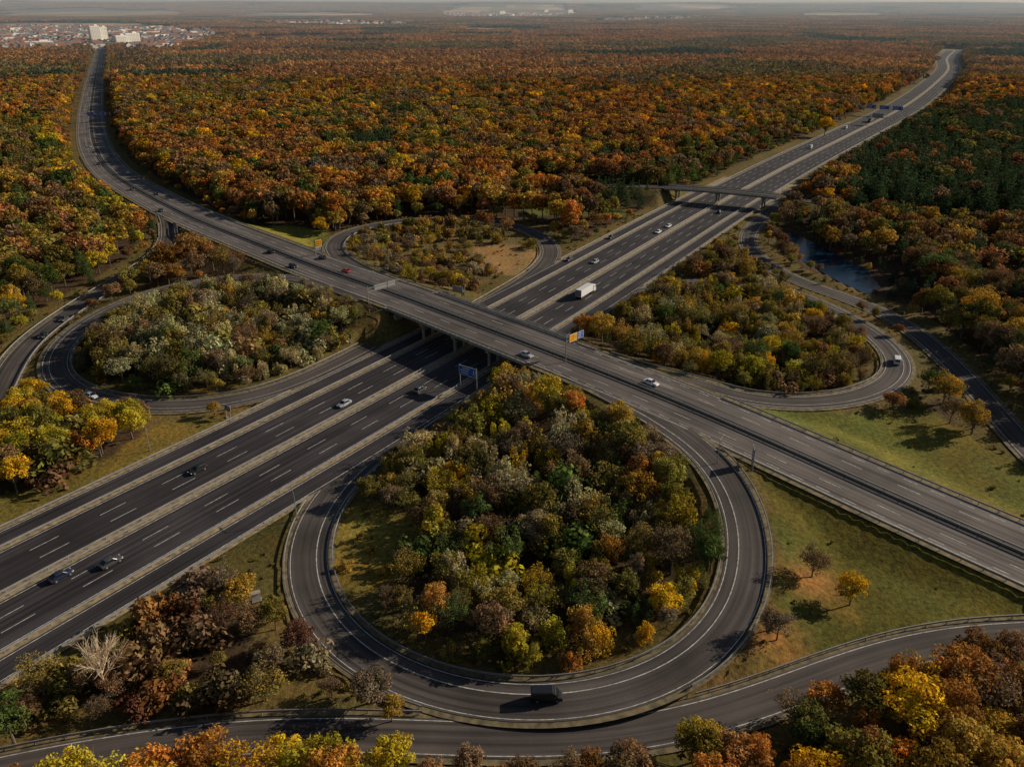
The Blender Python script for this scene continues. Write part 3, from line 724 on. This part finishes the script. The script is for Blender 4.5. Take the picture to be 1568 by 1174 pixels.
def ring(w,z0,z1,ch=.12): return [(-w,z0),(w,z0),(w+.03,z0+(z1-z0)*.5),(w-.03,z1-ch),(w-.2,z1),(-w+.2,z1),(-w+.03,z1-ch),(-w-.03,z0+(z1-z0)*.5)]
def carmesh(kind):
    mb=MB()
    if kind in('car','estate'):
        loft(mb,[(-2.25,ring(.72,.38,.72)),(-2.1,ring(.84,.28,.93)),(-1.4,ring(.88,.22,.98)),(0,ring(.9,.2,.97)),(.9,ring(.89,.22,.94)),(1.7,ring(.86,.25,.82)),(2.1,ring(.8,.3,.7)),(2.25,ring(.65,.38,.58))],0)
        xr=-2.0 if kind=='estate' else -1.75; xt=-1.7 if kind=='estate' else -1.0
        V=[(xr,-.78,.93),(1.0,-.78,.93),(1.0,.78,.93),(xr,.78,.93),(xt,-.6,1.42),(.25,-.6,1.42),(.25,.6,1.42),(xt,.6,1.42)]
        mb.add(V,[(0,1,5,4),(1,2,6,5),(2,3,7,6),(3,0,4,7)],1)
        loft(mb,[(xt-.08,[(-.6,1.40),(.6,1.40),(.56,1.45),(-.56,1.45)]),(-.4,[(-.63,1.40),(.63,1.40),(.55,1.49),(-.55,1.49)]),(.3,[(-.6,1.40),(.6,1.40),(.55,1.45),(-.55,1.45)])],0)
        for sg in(-1,1):
            mb.cyl((.95,sg*.76,.93),(.28,sg*.6,1.42),.04,.04,4,0); mb.cyl((-.45,sg*.79,.93),(-.45,sg*.62,1.42),.04,.04,4,0); mb.cyl((xr+.05,sg*.77,.93),(xt,sg*.6,1.42),.06,.05,4,0)
            mb.box((.75,sg*.98,.98),(.18,.16,.12),0,0)
        wb=(-1.35,1.4); wr=.33; W_=.8; Lh=2.22; hz=.62
    else:
        L_=2.5
        loft(mb,[(-L_,ring(.9,.4,2.0)),(-L_+.1,ring(.94,.3,2.1)),(.9,ring(.94,.3,2.1)),(1.35,ring(.92,.3,1.9)),(1.85,ring(.92,.3,1.15)),(2.4,ring(.88,.32,.98)),(2.5,ring(.8,.4,.8))],0)
        mb.add([(1.02,-.78,2.0),(1.02,.78,2.0),(1.84,.84,1.2),(1.84,-.84,1.2)],[(0,1,2,3)],1); mb.v[-1]+=np.array((.1,0,.06))
        for sg in(-1,1): mb.box((.75,sg*.955,1.5),(.9,.03,.5),0,1); mb.box((1.3,sg*1.08,1.3),(.15,.2,.25),0,0); 
        mb.box((-L_-.012,0,1.5),(.03,1.4,.5),0,1)
        for yy in(-1.3,-.4): 
            for sg in (-1,1): mb.box((yy,sg*.955,1.5),(.7,.03,.45),0,1)
        wb=(-1.5,1.6); wr=.36; W_=.84; Lh=2.46; hz=.75
    for xw in wb:
        for sg in(-1,1): mb.cyl((xw,sg*(W_-.1),wr),(xw,sg*(W_+.12),wr),wr,wr,14,2); mb.cyl((xw,sg*(W_+.1),wr),(xw,sg*(W_+.135),wr),wr*.6,wr*.55,10,5)
    for sg in(-1,1): mb.box((Lh-.06,sg*.6,hz),(.14,.32,.14),0,3); mb.box((-Lh+.02,sg*.66,hz+.15),(.1,.25,.16),0,4)
    return mb
def truckmesh():
    mb=MB()
    loft(mb,[(4.0,ring(1.2,.9,2.6)),(4.1,ring(1.22,.6,3.0)),(5.6,ring(1.22,.5,2.9)),(6.05,ring(1.18,.5,2.0)),(6.1,ring(1.1,.5,1.2))],0)
    mb.add([(5.68,-1.02,2.75),(5.68,1.02,2.75),(6.08,1.08,1.9),(6.08,-1.08,1.9)],[(0,1,2,3)],1)
    mb.box((-1.4,0,2.35),(9.6,2.5,2.7),0,0); mb.box((-1.4,0,2.35),(9.7,2.3,2.4),0,5); mb.box((0,0,.8),(11,.9,.3),0,2)
    for sg in(-1,1):
        mb.box((5.1,sg*1.24,2.2),(.7,.03,.7),0,1); mb.box((6.08,sg*.9,.95),(.1,.3,.2),0,3); mb.box((-6.23,sg*1.,.9),(.06,.3,.2),0,4)
        for xw in(5.1,2.7,-3.1,-4.3,-5.4): mb.cyl((xw,sg*.85,.5),(xw,sg*1.22,.5),.5,.5,14,2)
    return mb
VM={}
def vehicle(name,kind,u,v,col,rk,rev=False,roadz=None):
    r=R[rk]; g=G(u,v,0)
    for _ in range(3):
        d,ix=query(np.array([g[:2]]),r); z=r['P'][ix[0],2]; g=G(u,v,z+.5)
    p=r['P'][ix[0]]; off=float(np.dot(np.array(g[:2])-p[:2],r['N'][ix[0]])); off=max(-r['hw']+1.4,min(r['hw']-1.4,off))
    if rk=='A':
        lanes=[3.8,7.8,11.8,18.9]; off=math.copysign(min(lanes,key=lambda l:abs(l-abs(off))),off)
    if rk=='B':
        off=math.copysign(min([3.4,7.4],key=lambda l:abs(l-abs(off))),off)
    q=p[:2]+r['N'][ix[0]]*off; t=r['T'][ix[0]]*(-1 if rev else 1)
    key=(kind,col)
    if key not in VM:
        mb=truckmesh() if kind=='truck' else carmesh(kind)
        o=mb.obj(name,[paint(col),M['glass'],M['tyre'],M['headl'],M['taill'],M['steel']],link=False); VM[key]=o.data
    o=bpy.data.objects.new(name,VM[key]); COL.objects.link(o)
    o.location=(q[0],q[1],z+.01); o.rotation_euler[2]=math.atan2(t[1],t[0])
BK=(.012,.012,.014); WH=(.7,.7,.7); BL=(.012,.02,.05); SV=(.35,.36,.38); RD=(.35,.02,.015); GY=(.05,.053,.058)
for a in (('car','car',95,880,BL,'A',0),('car','car',162,860,GY,'A',0),('car','estate',298,713,BK,'A',1),('car','car',528,618,SV,'A',1),('car','car',652,596,GY,'A',0),('truck','truck',899,449,WH,'A',0),
 ('car','car',909,401,SV,'A',1),('car','car',945,364,BK,'A',1),('car','car',1008,356,WH,'A',1),('car','car',1024,347,WH,'A',1),('car','car',1102,325,BK,'A',0),('van','van',1243,226,WH,'A',1),('car','car',870,398,GY,'A',1),
 ('car','car',786,551,SV,'B',1),('car','car',990,590,WH,'B',1),('car','car',412,386,BK,'B',0),('car','estate',436,412,BK,'B',1),('car','car',537,414,RD,'B',0),('car','car',490,394,BK,'B',0),('car','car',236,297,BK,'B',0),('car','car',216,263,WH,'B',0),('car','car',250,322,GY,'B',1),
 ('car','car',160,250,BK,'B',1),('car','car',148,175,WH,'B',0),('car','car',135,225,SV,'B',1),('car','car',200,290,GY,'B',1),
 ('van','van',832,1066,BK,'SE',0),('van','van',1373,553,WH,'NE',0),('car','car',136,605,WH,'W',0),('car','car',100,489,GY,'WO',0),('car','car',66,515,BK,'WO',0),('van','van',1290,196,WH,'A',1),('truck','truck',1330,186,GY,'A',1)):
    nm={'car':'car','van':'van','truck':'box_truck','estate':'estate_car'}[a[1]]
    vehicle(nm,a[1],a[2],a[3],a[4],a[5],bool(a[6]))
# ---------------------------------------------------------------- signs
SB=simple('sign_blue',(.01,.09,.36),.4); SY=simple('sign_yellow',(.8,.36,.01),.4); SW=simple('sign_white',(.75,.75,.75),.4); SG=simple('sign_back_grey',(.3,.3,.3),.5,.3)
SK=simple('sign_text_black',(.02,.02,.02),.5)
def sign(name,u,v,z,ang,panels,posts,height):
    g=G(u,v,z)
    par=bpy.data.objects.new(name,None); COL.objects.link(par); par.location=(g[0],g[1],z); par.rotation_euler[2]=ang+math.pi/2
    mb=MB()
    for p in posts:
        mb.cyl((p,0,-.6),(p,0,height),.15,.11,8); mb.box((p,0,.1),(.6,.6,.3))
    x0=min([p for p in posts]+[q[0]-q[2]/2 for q in panels]); x1=max([p for p in posts]+[q[0]+q[2]/2 for q in panels])
    for zc in (panels[0][1]-.6,panels[0][1]+.6):
        mb.box(((x0+x1)/2,.0,zc),(x1-x0,.14,.14))
    mb.obj('frame',[M['steel']],parent=par)
    mb=MB()
    for ox,cz,w,h_,mi in panels:
        mb.box((ox,-.16,cz),(w,.08,h_),0,0); mb.box((ox,-.21,cz),(w,.02,h_),0,3); mb.box((ox,-.228,cz),(w-.2,.02,h_-.2),0,mi)
        for k in range(3): 
            mb.box((ox-.1*w+random.uniform(-.1,.1)*w,-.243,cz+h_*(.25-.25*k)),(w*random.uniform(.4,.6),.012,h_*.07),0,3 if mi==1 else 4)
        mb.box((ox+w*.36,-.243,cz),(w*.04,.012,h_*.5),0,3 if mi==1 else 4)
    mb.obj('panels',[SG,SB,SY,SW,SK],parent=par)
aB=math.atan2(-.7071,.7071); aA=math.atan2(-.83,-.55)
sign('direction_sign',866,556,6.7,aB,[(2.8,7.2,3.2,2.3,2),(6.,7.2,2.5,2.1,1)],[0],8.4)
sign('gantry_sign',565,475,6.7,aB+math.pi,[(-5.5,7.0,5.0,2.0,1),(-10.,7.0,3.0,2.0,1)],[0],8.2)
sign('direction_sign',488,391,5.5,aB-.2,[(.4,5,2.6,3.0,2),(-.2,2.9,2.6,1.0,1)],[-1.2,1.6],6.6)
sign('exit_sign',712,470,0,aA+math.pi,[(3.2,6,4.6,2.4,1)],[0,7.0],7.6)
sign('exit_sign',712,596,0,aA,[(1.2,6.0,6.0,2.8,1)],[-1.6,4.2],7.6)
sign('exit_sign',1150,725,3.2,aB+math.pi+.6,[(0,5.2,2.6,3.4,1)],[-1.,1.],6.9)
sign('exit_sign',270,358,1.5,.8,[(0,4,3.8,2.8,3)],[-1.4,1.4],5.4)
sign('exit_sign',533,528,0,aA+math.pi,[(0,3.2,3.4,1.8,1)],[-1.2,1.2],4)
sign('exit_sign',350,640,0,aA+math.pi,[(0,3.0,2.4,1.6,1)],[-.8,.8],3.9)
sign('gantry_sign',1352,178,0,aA,[(-12,8,9,3.6,1),(0,8,9,3.6,1),(12,8,9,3.6,1)],[-20,20],9.8)
sign('gantry_sign',1320,190,0,aA+math.pi,[(-12,8,9,3.6,1)],[-20,0],9.8)
sign('gantry_sign',150,187,0,-1.5,[(-5,7.2,6,3,1),(5,7.2,6,3,1)],[-12,12],9)
mb=MB(); g=G(393,920); mb.box((g[0],g[1],.15),(1.8,1.1,.3),.4,1); mb.box((g[0],g[1],1.1),(1.6,.9,1.6),.4,0); mb.box((g[0],g[1],1.96),(1.8,1.1,.12),.4,1); mb.obj('utility_cabinet',[SW,M['conc']])
def lamp(u,v,z,ang,hh=9.):
    g=G(u,v,z); mb=MB(); mb.cyl((0,0,-.5),(0,0,hh),.11,.06,8); mb.cyl((0,0,hh-.05),(1.8,0,hh+.35),.05,.04,6); mb.box((2.1,0,hh+.38),(.8,.25,.12)); mb.box((0,0,.2),(.35,.35,.5))
    o=mb.obj('street_lamp',[M['steel']]); o.location=g; o.rotation_euler[2]=ang
for a in ((455,795,0,2),(1098,712,5,1),(230,690,0,-1.),(740,478,0,-1.)): lamp(*a,hh=6.5)
# ---------------------------------------------------------------- towns
mb=MB(); wl=simple('render_wall',(.8,.76,.7),.8); rf=simple('clay_roof',(.3,.13,.08),.8); rf2=simple('slate_roof',(.2,.2,.21),.7)
def house(mb,x,y,w,l,hh,rot,mi):
    c,s=math.cos(rot),math.sin(rot); hx,hy=w/2,l/2; rh=w*.38
    V=[(-hx,-hy,0),(hx,-hy,0),(hx,hy,0),(-hx,hy,0),(-hx,-hy,hh),(hx,-hy,hh),(hx,hy,hh),(-hx,hy,hh),(0,-hy,hh+rh),(0,hy,hh+rh)]
    V=[(x+a*c-b*s,y+a*s+b*c,z) for a,b,z in V]
    mb.add(V,[(0,1,5,8,4),(2,3,7,9,6),(1,2,6,5),(3,0,4,7)],0)
    o=.6; V=[(-hx-o,-hy-o,hh-.3),(0,-hy-o,hh+rh+.1),(0,hy+o,hh+rh+.1),(-hx-o,hy+o,hh-.3),(hx+o,-hy-o,hh-.3),(hx+o,hy+o,hh-.3)]
    V=[(x+a*c-b*s,y+a*s+b*c,z) for a,b,z in V]; mb.add(V,[(0,1,2,3),(1,4,5,2)],mi)
tx,ty=[],[]
for (u0,u1,v0,v1,n_) in ((-60,325,44,76,820),(-60,120,40,60,200),(680,880,17,28,560),(1000,1130,16,20,120),(420,620,34,40,60),(930,1080,28,34,60)):
    for _ in range(n_):
        g=G(random.uniform(u0,u1),random.uniform(v0,v1)); big=random.random()<.08
        if random.random()<.6: tx.append(g[0]+random.uniform(-20,20)); ty.append(g[1]+random.uniform(-30,10))
        if big: mb.box((g[0],g[1],5),(random.uniform(25,60),random.uniform(18,30),10),random.uniform(.4,.9),0)
        else: house(mb,g[0],g[1],random.uniform(10,15),random.uniform(12,24),random.uniform(6,10),random.choice([.5,.6,2.1,2.0])+random.uniform(-.1,.1),random.choice([1,1,2]))
mb.obj('distant_town',[wl,rf,rf2])
n=len(tx); scatter('town_trees',np.stack([tx,ty,np.zeros(n)],1),np.c_[np.zeros(n),np.zeros(n),rng.uniform(0,6,n)],rng.uniform(.6,1.1,(n,1))*np.ones((1,3)),[random.choice(IDX[('broad',1)]) for _ in range(n)],np.array([C[ch(('green',2),('olive',2),('brown',2),('rust',1))] for _ in range(n)]),PROT)
win=simple('window_band',(.06,.07,.09),.3); tw=simple('tower_wall',(.8,.77,.7),.8)
def tower(u,v,w,d,hh,rot):
    g=G(u,v); par=bpy.data.objects.new('apartment_tower',None); COL.objects.link(par); par.location=g; par.rotation_euler[2]=rot
    mb=MB(); mb.box((0,0,hh/2),(w,d,hh)); mb.box((w*.2,0,hh+1.5),(w*.3,d*.5,3)); mb.obj('walls',[tw],parent=par)
    mb=MB(); fl=int(hh/3)
    for f in range(1,fl):
        for k in range(int(w/4)):
            xx=-w/2+2+k*4; mb.box((xx,-d/2-.02,f*3+.2),(1.6,.1,1.1)); mb.box((xx,d/2+.02,f*3+.2),(1.6,.1,1.1))
        for k in range(int(d/4)):
            mb.box((w/2+.02,-d/2+2+k*4,f*3+.2),(.1,1.6,1.1)); mb.box((-w/2-.02,-d/2+2+k*4,f*3+.2),(.1,1.6,1.1))
    mb.obj('windows',[win],parent=par)
for a in ((148,68,24,18,44,.75),(160,67,20,18,40,.75),(186,72,26,18,26,.8),(204,71,34,18,30,.8),(60,73,60,20,14,.7),(20,60,50,20,12,.7),(768,24,60,30,30,.7),(872,22,60,30,34,.7),(835,21,50,30,30,.7)): tower(*a)
# ---------------------------------------------------------------- aerial haze (a real thin scattering layer of air)
mh=bpy.data.materials.new('distance_haze'); mh.use_nodes=True; nt=mh.node_tree; nt.nodes.clear(); out_=N(nt,'ShaderNodeOutputMaterial'); vs=N(nt,'ShaderNodeVolumeScatter')
vs.inputs['Color'].default_value=(.6,.8,1,1); vs.inputs['Density'].default_value=.000085; vs.inputs['Anisotropy'].default_value=.1
nt.links.new(vs.outputs[0],out_.inputs['Volume'])
mb=MB(); mb.box((0,9200,130),(28000,16400,280)); mb.obj('sky_haze',[mh])
# ---------------------------------------------------------------- world, sun, camera
el=math.radians(24); az=math.atan2(.94,.34)
w=bpy.data.worlds.new('World'); scene.world=w; w.use_nodes=True; nt=w.node_tree; bg=nt.nodes['Background']
sk=nt.nodes.new('ShaderNodeTexSky'); sk.sky_type='NISHITA'; sk.sun_disc=False; sk.sun_elevation=el; sk.sun_rotation=az; nt.links.new(sk.outputs[0],bg.inputs[0]); bg.inputs[1].default_value=.05
sl=bpy.data.lights.new('sun','SUN'); sl.energy=5.0; sl.angle=math.radians(.5); sl.color=(1,.88,.7)
so=bpy.data.objects.new('sun',sl); COL.objects.link(so)
S=Vector((math.cos(el)*math.sin(az),math.cos(el)*math.cos(az),math.sin(el))); so.rotation_euler=S.to_track_quat('Z','Y').to_euler(); so.location=(0,0,300)
cd=bpy.data.cameras.new('camera'); co=bpy.data.objects.new('camera',cd); COL.objects.link(co); scene.camera=co
cd.sensor_width=36; cd.sensor_fit='HORIZONTAL'; cd.lens=FP/PW*36; cd.clip_end=40000; cd.clip_start=1
co.location=(0,0,CAMH); co.rotation_euler=(math.pi/2-PIT,0,0)
scene.view_settings.view_transform='Standard'; scene.view_settings.look='None'; scene.view_settings.exposure=0
